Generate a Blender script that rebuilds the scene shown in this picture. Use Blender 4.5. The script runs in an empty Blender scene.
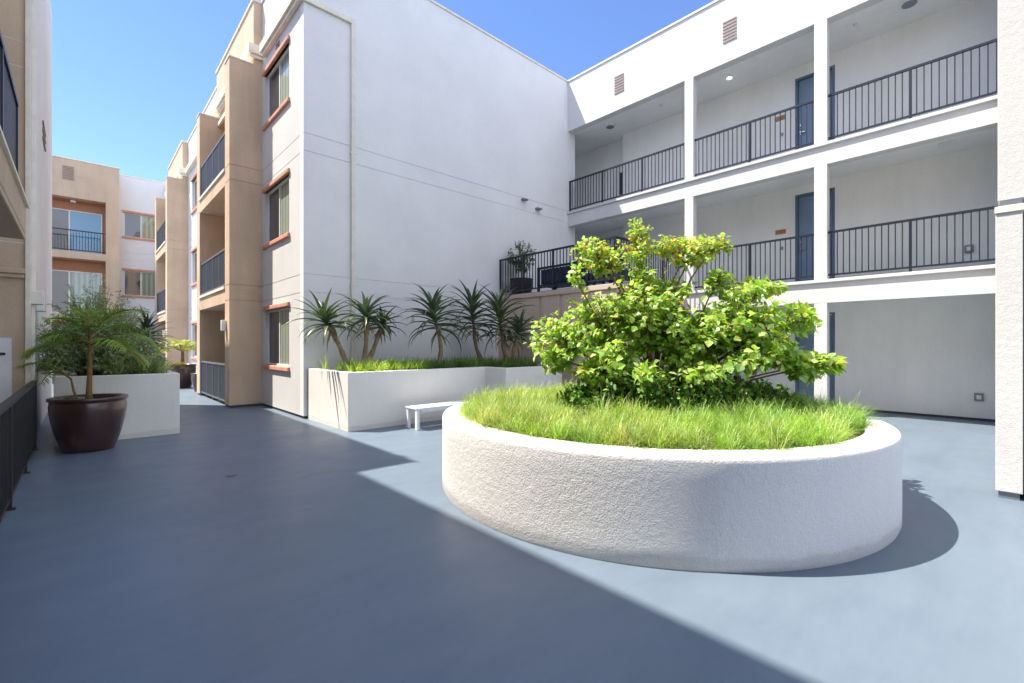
import bpy, math, random
import numpy as np
from mathutils import Vector, Matrix, Euler
random.seed(7)
rng = np.random.default_rng(7)
SC = bpy.context.scene
COL = SC.collection
H = 1.57          # eye height of the photographer
F_ = 465.0        # focal length in picture pixels
HOR = 345.0       # picture row of the horizon
# ---------------------------------------------------------------- camera
cam_d = bpy.data.cameras.new('camera'); cam = bpy.data.objects.new('camera', cam_d); COL.objects.link(cam)
SC.camera = cam
cam_d.sensor_width = 36.0; cam_d.lens = 36.0*F_/1024.0
cam_d.shift_y = (HOR-341.5)/1024.0
cam_d.clip_start = 0.05; cam_d.clip_end = 1000
fwd = Vector((0.6806, 0.7326, 0.0)).normalized()
cam.location = (0, 0, H)
cam.rotation_euler = (math.radians(90), 0, math.atan2(fwd.y, fwd.x)-math.radians(90))
RT = Vector((fwd.y, -fwd.x, 0.0))
# ---------------------------------------------------------------- sky and sun
SUN_TO = Vector((-0.37, 0.435, 1.0)).normalized()       # from the courtyard towards the sun
world = bpy.data.worlds.new('World'); SC.world = world; world.use_nodes = True
wn = world.node_tree; wn.nodes.clear()
sky = wn.nodes.new('ShaderNodeTexSky'); sky.sky_type = 'NISHITA'; sky.sun_disc = False
sky.sun_elevation = math.asin(SUN_TO.z)
sky.sun_rotation = math.atan2(SUN_TO.x, SUN_TO.y)
sky.altitude = 50; sky.air_density = 0.85; sky.dust_density = 0.0; sky.ozone_density = 3.0
bg = wn.nodes.new('ShaderNodeBackground'); bg.inputs[1].default_value = 0.070
wo = wn.nodes.new('ShaderNodeOutputWorld')
grade = wn.nodes.new('ShaderNodeMix'); grade.data_type = 'RGBA'; grade.blend_type = 'MULTIPLY'; grade.inputs[0].default_value = 1.0
grade.inputs[7].default_value = (0.79, 0.84, 1.0, 1)
wn.links.new(sky.outputs[0], grade.inputs[6]); 
# cloud bank added out of view behind the camera to brighten the shade
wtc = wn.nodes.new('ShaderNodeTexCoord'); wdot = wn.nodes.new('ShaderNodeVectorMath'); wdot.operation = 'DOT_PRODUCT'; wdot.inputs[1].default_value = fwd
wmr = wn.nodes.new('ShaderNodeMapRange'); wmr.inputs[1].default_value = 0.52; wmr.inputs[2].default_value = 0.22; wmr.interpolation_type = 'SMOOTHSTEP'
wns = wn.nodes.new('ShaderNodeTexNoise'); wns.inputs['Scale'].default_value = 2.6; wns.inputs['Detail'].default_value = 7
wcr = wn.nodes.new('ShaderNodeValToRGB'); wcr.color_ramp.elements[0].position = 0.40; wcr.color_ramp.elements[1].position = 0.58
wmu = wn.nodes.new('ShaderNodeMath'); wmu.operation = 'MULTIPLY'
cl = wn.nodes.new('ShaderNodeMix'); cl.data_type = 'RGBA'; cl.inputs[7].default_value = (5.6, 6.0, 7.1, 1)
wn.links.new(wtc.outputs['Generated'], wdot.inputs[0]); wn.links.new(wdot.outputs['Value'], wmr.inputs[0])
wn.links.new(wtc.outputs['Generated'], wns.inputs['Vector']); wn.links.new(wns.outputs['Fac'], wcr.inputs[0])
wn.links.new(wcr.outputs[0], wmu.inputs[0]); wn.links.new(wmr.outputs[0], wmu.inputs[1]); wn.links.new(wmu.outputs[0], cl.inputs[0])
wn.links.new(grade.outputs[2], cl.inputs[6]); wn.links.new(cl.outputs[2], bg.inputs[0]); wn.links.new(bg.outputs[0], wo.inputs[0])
sun_d = bpy.data.lights.new('sun', 'SUN'); sun = bpy.data.objects.new('sun', sun_d); COL.objects.link(sun)
sun_d.energy = 2.6; sun_d.angle = math.radians(0.53); sun_d.color = (1.0, 0.915, 0.79)
sun.rotation_euler = (-SUN_TO).to_track_quat('-Z', 'Y').to_euler(); sun.location = (-20, 25, 40)
SC.view_settings.view_transform = 'Standard'; SC.view_settings.look = 'None'
SC.view_settings.gamma = 1.0; SC.view_settings.use_curve_mapping = False
SC.view_settings.exposure = 2.12
SC.render.engine = 'CYCLES'
SC.cycles.max_bounces = 10; SC.cycles.diffuse_bounces = 6; SC.cycles.transparent_max_bounces = 8
SC.cycles.use_denoising = True
SC.cycles.sample_clamp_indirect = 10.0
SC.cycles.blur_glossy = 1.0

# ---------------------------------------------------------------- helpers
def P(x, y, d):                                   # the point seen at a picture position, d metres ahead
    return fwd*d + RT*((x-512.0)/F_*d) + Vector((0, 0, H+(HOR-y)/F_*d))
def lnk(o, parent=None):
    COL.objects.link(o)
    if parent is not None: o.parent = parent
    return o
def tag(o, label=None, cat=None, group=None, kind=None):
    if label: o['label'] = label
    if cat: o['category'] = cat
    if group: o['group'] = group
    if kind: o['kind'] = kind
    return o
def thing(name, label, cat, loc=(0, 0, 0), group=None):
    o = bpy.data.objects.new(name, None); o.location = loc; o.empty_display_size = 0.2
    lnk(o); return tag(o, label, cat, group)
def wloc(o):
    v = Vector((0, 0, 0))
    while o is not None:
        v += o.location; o = o.parent
    return v
class MB:
    def __init__(s): s.v = []; s.f = []; s.c = []; s.smooth = False; s.col = None
    def add(s, vs, fs):
        b = len(s.v); s.v += [tuple(v) for v in vs]; s.f += [tuple(i+b for i in f) for f in fs]
        if s.col is not None: s.c += [s.col]*len(vs)
    def box(s, x0, x1, y0, y1, z0, z1):
        if x0 > x1: x0, x1 = x1, x0
        if y0 > y1: y0, y1 = y1, y0
        if z0 > z1: z0, z1 = z1, z0
        s.add([(x0,y0,z0),(x1,y0,z0),(x1,y1,z0),(x0,y1,z0),(x0,y0,z1),(x1,y0,z1),(x1,y1,z1),(x0,y1,z1)],
              [(3,2,1,0),(4,5,6,7),(0,1,5,4),(1,2,6,5),(2,3,7,6),(3,0,4,7)])
        return s
    def cyl(s, c, r, z0, z1, n=24, r2=None):
        if r2 is None: r2 = r
        a = [2*math.pi*i/n for i in range(n)]
        vs = [(c[0]+r*math.cos(t), c[1]+r*math.sin(t), z0) for t in a]+[(c[0]+r2*math.cos(t), c[1]+r2*math.sin(t), z1) for t in a]
        s.add(vs, [(i,(i+1)%n,n+(i+1)%n,n+i) for i in range(n)]+[tuple(range(n-1,-1,-1)), tuple(range(n,2*n))]); return s
    def lathe(s, c, prof, n=64, closed=False):
        vs = []; fs = []
        for (r, z) in prof:
            for i in range(n):
                t = 2*math.pi*i/n; vs.append((c[0]+r*math.cos(t), c[1]+r*math.sin(t), z))
        m = len(prof)
        for k in range(m if closed else m-1):
            k2 = (k+1) % m
            for i in range(n):
                j = (i+1) % n; fs.append((k*n+i, k*n+j, k2*n+j, k2*n+i))
        s.add(vs, fs); return s
    def tube(s, pts, rad, n=8, cap=True):
        pts = [Vector(p) for p in pts]
        if not isinstance(rad, (list, tuple)): rad = [rad]*len(pts)
        vs = []; fs = []; up = Vector((0.13, 0.27, 1)).normalized()
        for k, p in enumerate(pts):
            d = (pts[min(k+1, len(pts)-1)]-pts[max(k-1, 0)]).normalized()
            a = d.cross(up)
            if a.length < 0.05: a = d.cross(Vector((1, 0, 0)))
            a.normalize(); b = d.cross(a)
            for i in range(n):
                t = 2*math.pi*i/n; vs.append(p+(a*math.cos(t)+b*math.sin(t))*rad[k])
        for k in range(len(pts)-1):
            for i in range(n):
                j = (i+1) % n; fs.append((k*n+i, k*n+j, (k+1)*n+j, (k+1)*n+i))
        if cap: fs += [tuple(range(n-1, -1, -1)), tuple(range((len(pts)-1)*n, len(pts)*n))]
        s.add(vs, fs); return s
    def build(s, name, mat, parent=None, smooth=None, bevel=0, loc=None):
        off = wloc(parent) if parent is not None else Vector(loc or (0, 0, 0))
        me = bpy.data.meshes.new(name)
        me.from_pydata([(x-off.x, y-off.y, z-off.z) for (x, y, z) in s.v], [], s.f)
        me.materials.append(mat)
        if s.c:
            at = me.color_attributes.new('tint', 'FLOAT_COLOR', 'POINT')
            at.data.foreach_set('color', np.array([(c[0], c[1], c[2], 1) for c in s.c], dtype=np.float32).ravel())
        if smooth or s.smooth: me.polygons.foreach_set('use_smooth', [True]*len(me.polygons))
        me.update()
        o = bpy.data.objects.new(name, me); lnk(o, parent)
        if parent is None: o.location = off
        if bevel:
            m = o.modifiers.new('bevel', 'BEVEL'); m.width = bevel; m.segments = 2; m.limit_method = 'ANGLE'
        return o
def bez(p0, p1, p2, n):
    return [p0*(1-t)**2+p1*2*t*(1-t)+p2*t*t for t in [i/n for i in range(n+1)]]

# ---------------------------------------------------------------- materials
def nmat(name):
    m = bpy.data.materials.new(name); m.use_nodes = True
    return m, m.node_tree.nodes, m.node_tree.links, m.node_tree.nodes['Principled BSDF']
def coords(n, l, scale=(1, 1, 1)):
    g = n.new('ShaderNodeNewGeometry'); mp = n.new('ShaderNodeMapping'); mp.inputs['Scale'].default_value = scale
    l.new(g.outputs['Position'], mp.inputs['Vector']); return mp.outputs[0]
def noise(n, l, vec, scale, detail=4, rough=0.55):
    t = n.new('ShaderNodeTexNoise'); t.inputs['Scale'].default_value = scale
    t.inputs['Detail'].default_value = detail; t.inputs['Roughness'].default_value = rough
    l.new(vec, t.inputs['Vector']); return t.outputs['Fac']
def ramp(n, l, fac, stops):
    r = n.new('ShaderNodeValToRGB'); e = r.color_ramp.elements
    while len(e) < len(stops): e.new(0.5)
    for i, (p, c) in enumerate(stops): e[i].position = p; e[i].color = (c[0], c[1], c[2], 1)
    l.new(fac, r.inputs[0]); return r.outputs[0]
def mul(c, k): return tuple(x*k for x in c)
def mixc(n, l, kind, fac, a, b):
    x = n.new('ShaderNodeMix'); x.data_type = 'RGBA'; x.blend_type = kind
    if isinstance(fac, (int, float)): x.inputs[0].default_value = fac
    else: l.new(fac, x.inputs[0])
    for s, v in ((6, a), (7, b)):
        if isinstance(v, tuple): x.inputs[s].default_value = (v[0], v[1], v[2], 1)
        else: l.new(v, x.inputs[s])
    return x.outputs[2]
def stucco(name, col, grain=90, bump=0.35, dist=0.006, mott=0.06, rough=0.92, streak=0.02, stain=False):
    m, n, l, b = nmat(name); v = coords(n, l); vs = coords(n, l, (3.0, 3.0, 0.35))
    big = ramp(n, l, noise(n, l, v, 0.9, 5), [(0.3, mul(col, 1-mott)), (0.7, mul(col, 1+mott*0.4))])
    st = ramp(n, l, noise(n, l, vs, 1.3, 5, 0.65), [(0.35, (1-streak*2,)*3), (0.6, (1, 1, 1))])
    c = mixc(n, l, 'MULTIPLY', 1.0, big, st)
    fine = ramp(n, l, noise(n, l, v, grain*0.6, 3), [(0.3, (0.93,)*3), (0.7, (1, 1, 1))])
    c = mixc(n, l, 'MULTIPLY', 1.0, c, fine)
    if stain:
        sp_ = n.new('ShaderNodeSeparateXYZ'); l.new(v, sp_.inputs[0])
        hh = n.new('ShaderNodeMath'); hh.operation = 'MULTIPLY_ADD'; hh.inputs[1].default_value = -0.16; l.new(noise(n, l, v, 3.5, 7, 0.7), hh.inputs[0]); l.new(sp_.outputs[2], hh.inputs[2])
        c = mixc(n, l, 'MULTIPLY', 1.0, c, ramp(n, l, hh.outputs[0], [(0.0, (0.86, 0.855, 0.84)), (0.03, (1, 1, 1))]))
        dr_ = ramp(n, l, noise(n, l, coords(n, l, (7, 7, 0.5)), 1.0, 5, 0.7), [(0.24, (0.86, 0.855, 0.84)), (0.36, (1, 1, 1))])
        c = mixc(n, l, 'MULTIPLY', 1.0, c, dr_)
    l.new(c, b.inputs['Base Color']); b.inputs['Roughness'].default_value = rough
    b.inputs['Specular IOR Level'].default_value = 0.25
    h1 = noise(n, l, v, grain, 3, 0.6); h2 = noise(n, l, v, grain*0.22, 3)
    ad = n.new('ShaderNodeMath'); ad.operation = 'ADD'; l.new(h1, ad.inputs[0]); l.new(h2, ad.inputs[1])
    bp = n.new('ShaderNodeBump'); bp.inputs['Strength'].default_value = bump; bp.inputs['Distance'].default_value = dist
    l.new(ad.outputs[0], bp.inputs['Height']); l.new(bp.outputs[0], b.inputs['Normal'])
    return m
def plain(name, col, rough=0.5, metal=0.0, spec=0.5, var=0.08, vs=6.0, coat=0.0, bump=0.0, bs=60):
    m, n, l, b = nmat(name); v = coords(n, l)
    c = ramp(n, l, noise(n, l, v, vs, 4), [(0.3, mul(col, 1-var)), (0.7, mul(col, 1+var))])
    l.new(c, b.inputs['Base Color']); b.inputs['Roughness'].default_value = rough
    b.inputs['Metallic'].default_value = metal; b.inputs['Specular IOR Level'].default_value = spec
    b.inputs['Coat Weight'].default_value = coat; b.inputs['Coat Roughness'].default_value = 0.08
    if bump:
        bp = n.new('ShaderNodeBump'); bp.inputs['Strength'].default_value = bump; bp.inputs['Distance'].default_value = 0.004
        l.new(noise(n, l, v, bs, 3), bp.inputs['Height']); l.new(bp.outputs[0], b.inputs['Normal'])
    return m
def leafmat(name, rough=0.45, trans=0.35, tmul=(1.2, 1.3, 0.5), spec=0.4):
    m, n, l, b = nmat(name)
    a = n.new('ShaderNodeAttribute'); a.attribute_name = 'tint'
    l.new(a.outputs['Color'], b.inputs['Base Color']); b.inputs['Roughness'].default_value = rough
    b.inputs['Specular IOR Level'].default_value = spec
    if trans:
        t = n.new('ShaderNodeBsdfTranslucent'); l.new(mixc(n, l, 'MULTIPLY', 1.0, a.outputs['Color'], tmul), t.inputs[0])
        mx = n.new('ShaderNodeMixShader'); mx.inputs[0].default_value = trans
        l.new(b.outputs[0], mx.inputs[1]); l.new(t.outputs[0], mx.inputs[2])
        l.new(mx.outputs[0], n['Material Output'].inputs[0])
    return m
M = {}
M['white'] = stucco('white_stucco', (0.65, 0.642, 0.635), 75, 0.5, 0.007, streak=0.01)
M['wall_white'] = stucco('smooth_white_stucco', (0.78, 0.78, 0.785), 80, 0.25, 0.004, streak=0.006)
M['corridor'] = stucco('corridor_stucco', (0.87, 0.86, 0.835), 80, 0.2, 0.004)
M['ceiling'] = stucco('ceiling_plaster', (0.86, 0.85, 0.83), 60, 0.15, 0.003)
M['planter'] = stucco('planter_stucco', (0.67, 0.668, 0.66), 85, 0.7, 0.009, mott=0.05, streak=0.012, stain=True)
M['pale'] = stucco('pale_planter_stucco', (0.80, 0.785, 0.75), 90, 0.4, 0.005, streak=0.012, stain=True)
M['tan'] = stucco('tan_stucco', (0.66, 0.50, 0.36), 80, 0.5, 0.006, mott=0.16, streak=0.05)
M['taupe'] = stucco('taupe_stucco', (0.58, 0.45, 0.33), 80, 0.5, 0.006, mott=0.14, streak=0.05)
M['panel'] = stucco('terrace_panel', (0.60, 0.47, 0.39), 50, 0.2, 0.003)
M['cream'] = plain('cream_moulding', (0.76, 0.70, 0.60), 0.7, bump=0.2)
M['terracotta'] = plain('terracotta_trim', (0.60, 0.28, 0.20), 0.7, bump=0.3, var=0.15)
M['orange'] = plain('orange_lining', (0.42, 0.20, 0.11), 0.8, bump=0.2)
M['navy'] = plain('dark_navy_metal', (0.020, 0.025, 0.042), 0.4, 0.3)
M['black'] = plain('black_metal', (0.018, 0.017, 0.018), 0.45, 0.2, bump=0.1)
M['slate'] = plain('slate_mesh_panel', (0.055, 0.065, 0.09), 0.6, 0.2, var=0.15, vs=20)
M['slatefr'] = plain('grey_metal_frame', (0.16, 0.17, 0.19), 0.5, 0.3)
M['whitemetal'] = plain('white_powder_coat', (0.74, 0.76, 0.80), 0.4)
M['frame'] = plain('white_vinyl', (0.72, 0.72, 0.70), 0.45)
M['screed'] = plain('dark_screed', (0.06, 0.065, 0.08), 0.8)
M['flash'] = plain('grey_flashing', (0.22, 0.25, 0.28), 0.45, 0.5)
M['door'] = plain('slate_blue_door', (0.16, 0.24, 0.35), 0.45, var=0.05)
M['doorframe'] = plain('dark_door_frame', (0.10, 0.15, 0.22), 0.5)
M['brass'] = plain('bronze_sign', (0.42, 0.20, 0.055), 0.5, 0.0)
M['chrome'] = plain('satin_metal', (0.5, 0.5, 0.5), 0.25, 0.9)
M['vent'] = plain('brown_louvre', (0.27, 0.20, 0.17), 0.7)
M['downspout'] = plain('painted_downspout', (0.72, 0.68, 0.60), 0.6)
M['soil'] = plain('dark_soil', (0.045, 0.032, 0.022), 0.95, bump=0.8, bs=30)
M['lampbody'] = plain('white_lamp_housing', (0.7, 0.7, 0.7), 0.5)
M['sofa'] = plain('navy_upholstery', (0.02, 0.035, 0.075), 0.85, bump=0.3, bs=200)
M['bark'] = plain('smooth_bark', (0.22, 0.13, 0.07), 0.85, var=0.3, vs=15, bump=0.6, bs=40)
M['aloebark'] = plain('aloe_bark', (0.27, 0.20, 0.13), 0.85, var=0.3, vs=12, bump=0.8, bs=30)
M['palmbark'] = plain('palm_bark', (0.22, 0.13, 0.05), 0.8, var=0.3, vs=25, bump=0.6, bs=50)
M['leaf'] = leafmat('broad_leaf', 0.38, 0.42, (1.35, 1.4, 0.55), spec=0.5)
M['grass'] = leafmat('grass_blade', 0.38, 0.35, spec=0.6)
M['aloe'] = leafmat('aloe_leaf', 0.38, 0.08, spec=0.5)
M['palm'] = leafmat('palm_leaf', 0.45, 0.25)
M['bush'] = leafmat('bush_leaf', 0.5, 0.2)
def mat_floor():
    m, n, l, b = nmat('painted_deck'); v = coords(n, l); vs = coords(n, l, (0.5, 1.6, 1))
    col = (0.130, 0.170, 0.220)
    c = ramp(n, l, noise(n, l, v, 0.35, 6, 0.6), [(0.3, mul(col, 0.92)), (0.7, mul(col, 1.07))])
    s = ramp(n, l, noise(n, l, vs, 2.2, 7, 0.7), [(0.30, (0.86, 0.87, 0.89)), (0.5, (0.97, 0.97, 0.97)), (0.72, (1.06, 1.05, 1.03))])
    c = mixc(n, l, 'MULTIPLY', 1.0, c, s)
    sp = ramp(n, l, noise(n, l, v, 7.0, 8, 0.75), [(0.27, (0.86, 0.86, 0.87)), (0.36, (1, 1, 1))])
    c = mixc(n, l, 'MULTIPLY', 1.0, c, sp)
    for (sc, k) in (((0.7, 9, 1), 1.10), ((7, 0.9, 1), 0.92)):
        c = mixc(n, l, 'MULTIPLY', 1.0, c, ramp(n, l, noise(n, l, coords(n, l, sc), 1.7, 9, 0.8), [(0.655, (1, 1, 1)), (0.70, (k, k, k))]))
    c = mixc(n, l, 'MULTIPLY', 1.0, c, ramp(n, l, noise(n, l, v, 38, 3, 0.5), [(0.245, (0.72, 0.72, 0.72)), (0.27, (1, 1, 1))]))
    l.new(c, b.inputs['Base Color'])
    r = n.new('ShaderNodeMapRange'); r.inputs[3].default_value = 0.25; r.inputs[4].default_value = 0.6
    l.new(noise(n, l, v, 1.1, 6, 0.65), r.inputs[0]); l.new(r.outputs[0], b.inputs['Roughness'])
    b.inputs['Specular IOR Level'].default_value = 0.45
    bp = n.new('ShaderNodeBump'); bp.inputs['Strength'].default_value = 0.12; bp.inputs['Distance'].default_value = 0.004
    l.new(noise(n, l, v, 55, 4), bp.inputs['Height']); l.new(bp.outputs[0], b.inputs['Normal'])
    return m
M['floor'] = mat_floor()
def mat_glass(name, col, gloss=0.5, rough=0.03, tint=(0.9, 0.95, 1.0)):
    m, n, l, b = nmat(name)
    b.inputs['Base Color'].default_value = (*col, 1); b.inputs['Roughness'].default_value = 0.35
    g = n.new('ShaderNodeBsdfGlossy'); g.inputs['Roughness'].default_value = rough; g.inputs[0].default_value = (*tint, 1)
    lw = n.new('ShaderNodeLayerWeight'); lw.inputs[0].default_value = 0.35
    mr = n.new('ShaderNodeMapRange'); mr.inputs[3].default_value = gloss*0.45; mr.inputs[4].default_value = min(1, gloss*1.6)
    l.new(lw.outputs['Fresnel'], mr.inputs[0])
    mx = n.new('ShaderNodeMixShader'); l.new(mr.outputs[0], mx.inputs[0]); l.new(b.outputs[0], mx.inputs[1]); l.new(g.outputs[0], mx.inputs[2])
    l.new(mx.outputs[0], n['Material Output'].inputs[0]); return m
M['glass_dark'] = mat_glass('dark_window_glass', (0.02, 0.022, 0.025), 0.22)
M['glass_blue'] = mat_glass('blue_window_glass', (0.02, 0.20, 0.36), 0.2)
def mat_blind(name, c1, c2, k):
    m, n, l, b = nmat(name); v = coords(n, l)
    w = n.new('ShaderNodeTexWave'); w.inputs['Scale'].default_value = k; w.bands_direction = 'DIAGONAL'
    sx = coords(n, l, (1, 1, 0)); l.new(sx, w.inputs['Vector'])
    c = ramp(n, l, w.outputs['Fac'], [(0.2, c1), (0.8, c2)])
    l.new(c, b.inputs['Base Color']); b.inputs['Roughness'].default_value = 0.6
    g = n.new('ShaderNodeBsdfGlossy'); g.inputs['Roughness'].default_value = 0.03
    lw = n.new('ShaderNodeLayerWeight'); lw.inputs[0].default_value = 0.35
    mr = n.new('ShaderNodeMapRange'); mr.inputs[3].default_value = 0.12; mr.inputs[4].default_value = 0.5
    l.new(lw.outputs['Fresnel'], mr.inputs[0])
    mx = n.new('ShaderNodeMixShader'); l.new(mr.outputs[0], mx.inputs[0]); l.new(b.outputs[0], mx.inputs[1]); l.new(g.outputs[0], mx.inputs[2])
    l.new(mx.outputs[0], n['Material Output'].inputs[0]); return m
M['blind'] = mat_blind('window_with_blinds', (0.17, 0.22, 0.16), (0.30, 0.36, 0.27), 3.0)
M['emit'] = bpy.data.materials.new('lit_lamp'); M['emit'].use_nodes = True
_b = M['emit'].node_tree.nodes['Principled BSDF']; _b.inputs['Emission Color'].default_value = (1, 0.85, 0.55, 1); _b.inputs['Emission Strength'].default_value = 4

# ---------------------------------------------------------------- setting
g = MB().box(-70, 70, -60, 90, -0.3, 0.0).build('ground', M['floor']); tag(g, kind='structure')

GROOVES = [2.70, 3.09, 5.71, 6.09]              # reveal joints in the stucco at each floor
def wall(mb, axis, c, c2, u0, u1, z0, z1, holes=(), grooves=GROOVES, gw=0.016, gd=0.014):
    """stucco wall, face at c, back at c2, running along u; real openings and recessed joints"""
    s = 1 if c2 > c else -1
    us = sorted({u0, u1}|{max(u0, min(u1, h[i])) for h in holes for i in (0, 1)})
    gs = [g_ for g_ in grooves if z0 < g_ < z1]
    zs = sorted({z0, z1}|{max(z0, min(z1, h[i])) for h in holes for i in (2, 3)}|{g_-gw/2 for g_ in gs}|{g_+gw/2 for g_ in gs})
    for i in range(len(zs)-1):
        za, zb = zs[i], zs[i+1]; zm = (za+zb)/2
        cc = c+s*gd if any(abs(zm-g_) < gw/2 for g_ in gs) else c
        run = None
        for j in range(len(us)):
            um = (us[j]+us[j+1])/2 if j < len(us)-1 else None
            solid = um is not None and not any(h[0] < um < h[1] and h[2] < zm < h[3] for h in holes)
            if solid and run is None: run = us[j]
            if not solid and run is not None:
                if axis == 'x': mb.box(cc, c2, run, us[j], za, zb)
                else: mb.box(run, us[j], cc, c2, za, zb)
                run = None
def ubox(mb, axis, c, c2, u0, u1, z0, z1):
    if axis == 'x': mb.box(c, c2, u0, u1, z0, z1)
    else: mb.box(u0, u1, c, c2, z0, z1)
def window(parent, axis, c, inn, u0, u1, z0, z1, trim=True, mats=('glass_dark', 'blind'), split=0.5, flip=False, rec=0.07):
    """sliding window in an opening; inn = +1/-1 direction into the building"""
    fr = MB(); a = c+inn*rec; b = c+inn*(rec+0.05); w = 0.045
    ubox(fr, axis, a, b, u0, u1, z1-w, z1); ubox(fr, axis, a, b, u0, u1, z0, z0+w)
    ubox(fr, axis, a, b, u0, u0+w, z0+w, z1-w); ubox(fr, axis, a, b, u1-w, u1, z0+w, z1-w)
    um = u0+(u1-u0)*split
    ubox(fr, axis, a+inn*0.004, b, um-w*0.6, um+w*0.6, z0+w, z1-w)
    wo_ = fr.build('window', M['frame'], parent)
    p1 = MB(); ubox(p1, axis, a+inn*0.022, a+inn*0.034, u0+w, um-w*0.6, z0+w, z1-w)
    p2 = MB(); ubox(p2, axis, a+inn*0.030, a+inn*0.042, um+w*0.6, u1-w, z0+w, z1-w)
    m1, m2 = (M[mats[0]], M[mats[1]]) if not flip else (M[mats[1]], M[mats[0]])
    p1.build('pane', m1, wo_); p2.build('pane', m2, wo_)
    bk = MB(); ubox(bk, axis, b+inn*0.10, b+inn*0.13, u0, u1, z0, z1); bk.build('dark_room', M['screed'], wo_)
    if trim:
        for nm, (za, zb) in (('lintel', (z1+0.0, z1+0.11)), ('sill', (z0-0.11, z0))):
            t = MB(); ubox(t, axis, c-inn*0.055, c+inn*rec, u0-0.07, u1+0.07, za, zb)
            t.build(nm, M['terracotta'], wo_, bevel=0.02)
    return wo_

# ---------------------------------------------------------------- white apartment building with tan balcony towers
PAR = 10.45
XE = 3.475; YW = 10.24
ab = thing('apartment_building', 'white stucco apartment building with tan balcony towers along the alley', 'building', (XE, YW, 0))
w = MB(); w.smooth = False
win_z = [(1.07, 2.44), (4.12, 5.46), (7.17, 8.46)]
W1 = [(11.17, 13.06, a, b) for a, b in win_z]
wall(w, 'y', YW, YW+0.2, XE, 12.47, 0.06, PAR)
w.build('courtyard_wall', M['wall_white'], ab)
holes = list(W1)+[(19.3, 20.5, a, b) for a, b in win_z]+[(22.2, 23.6, a, b) for a, b in win_z]
for (ya, yb, hh) in ((YW+0.2, 13.28, W1), (17.72, 24.58, holes), (29.02, 32.0, [])):
    w = MB(); wall(w, 'x', XE, XE+0.2, ya, yb, 0.06, PAR, hh); w.build('end_wall', M['white'], ab)
MB().box(XE+0.02, 12.4, YW+0.02, YW+0.19, 0.0, 0.06).build('base_screed', M['screed'], ab)
MB().box(XE+0.02, XE+0.18, YW+0.2, 32, 0, 0.06).build('base_screed', M['screed'], ab)
w = MB().box(XE+0.2, 12.0, YW+0.2, 32, 9.9, 10.0)
w.build('roof', M['ceiling'], ab)
w = MB().box(XE-0.03, 12.1, YW-0.03, YW+0.24, PAR, PAR+0.05).box(XE-0.03, XE+0.24, YW+0.24, 13.28, PAR, PAR+0.05); w.build('parapet_cap', M['cream'], ab)
w = MB().box(XE-0.03, XE+0.24, 17.75, 24.55, PAR, PAR+0.05); w.build('parapet_cap', M['cream'], ab)
for h in holes: window(ab, 'x', XE, 1, h[0], h[1], h[2], h[3], flip=True)
# cornice band and downspout
w = MB(); w.box(XE-0.14, XE, YW, 13.0, 8.98, 9.20).box(XE-0.09, XE, YW, 13.0, 8.90, 8.98)
MB().box(XE-0.14, XE, 17.95, 24.4, 8.98, 9.20).build('cornice', M['cream'], ab, bevel=0.01)
w.box(XE-0.14, 4.60, YW-0.06, YW, 8.86, 8.98)
w.build('cornice', M['cream'], ab, bevel=0.01)
w = MB().box(4.50, 4.60, YW-0.075, YW, 0.1, 8.86)
for z in (2.9, 5.9): w.box(4.485, 4.615, YW-0.08, YW, z, z+0.05)
w.build('downspout', M['downspout'], ab, bevel=0.006)
# overflow scuppers on the end wall under the cornice, spout pair, small vents
w = MB()
for k in range(3): w.box(XE-0.02, XE+0.01, 11.85+k*0.001, 12.1, 8.62+k*0.07, 8.66+k*0.07)
w.build('louvre', M['vent'], ab)
for (x, y) in ((523, 200), (537, 209.3)):
    t = (x-512)/F_; d = YW/(-t*0.6806+0.7326); p = P(x, y, d)
    w = MB().box(p.x-0.09, p.x+0.09, YW-0.12, YW, p.z-0.03, p.z+0.03); w.box(p.x-0.04, p.x+0.04, YW-0.2, YW-0.12, p.z-0.06, p.z+0.0)
    w.build('wall_spout', M['flash'], ab, bevel=0.01)
p = P(413, 318, YW/(-(413-512)/F_*0.6806+0.7326))
w = MB(); w.cyl((p.x, YW-0.05), 0.03, p.z-0.05, p.z+0.05, 10).box(p.x-0.05, p.x+0.05, YW-0.02, YW, p.z-0.07, p.z+0.07)
w.build('hose_bib', M['downspout'], ab)
def rail_panel(parent, X, y0, y1, z0, z1, n, pm='slate', fm='slatefr'):
    r = MB(); r.box(X-0.02, X+0.02, y0, y1, z1-0.05, z1).box(X-0.015, X+0.015, y0, y1, z0, z0+0.04)
    for k in range(n+1):
        yy = y0+(y1-y0)*k/n; yy = min(max(yy, y0+0.02), y1-0.02); r.box(X-0.018, X+0.018, yy-0.02, yy+0.02, z0-0.06, z1-0.05)
    ro = r.build('railing', M[fm], parent)
    for k in range(n):
        a = y0+(y1-y0)*k/n+0.025; b = y0+(y1-y0)*(k+1)/n-0.025
        q = MB(); yy = a
        while yy < b: q.box(X-0.006, X+0.006, yy, yy+0.016, z0+0.04, z1-0.05); yy += 0.028
        q.build('mesh_panel', M[pm], ro)
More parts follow.
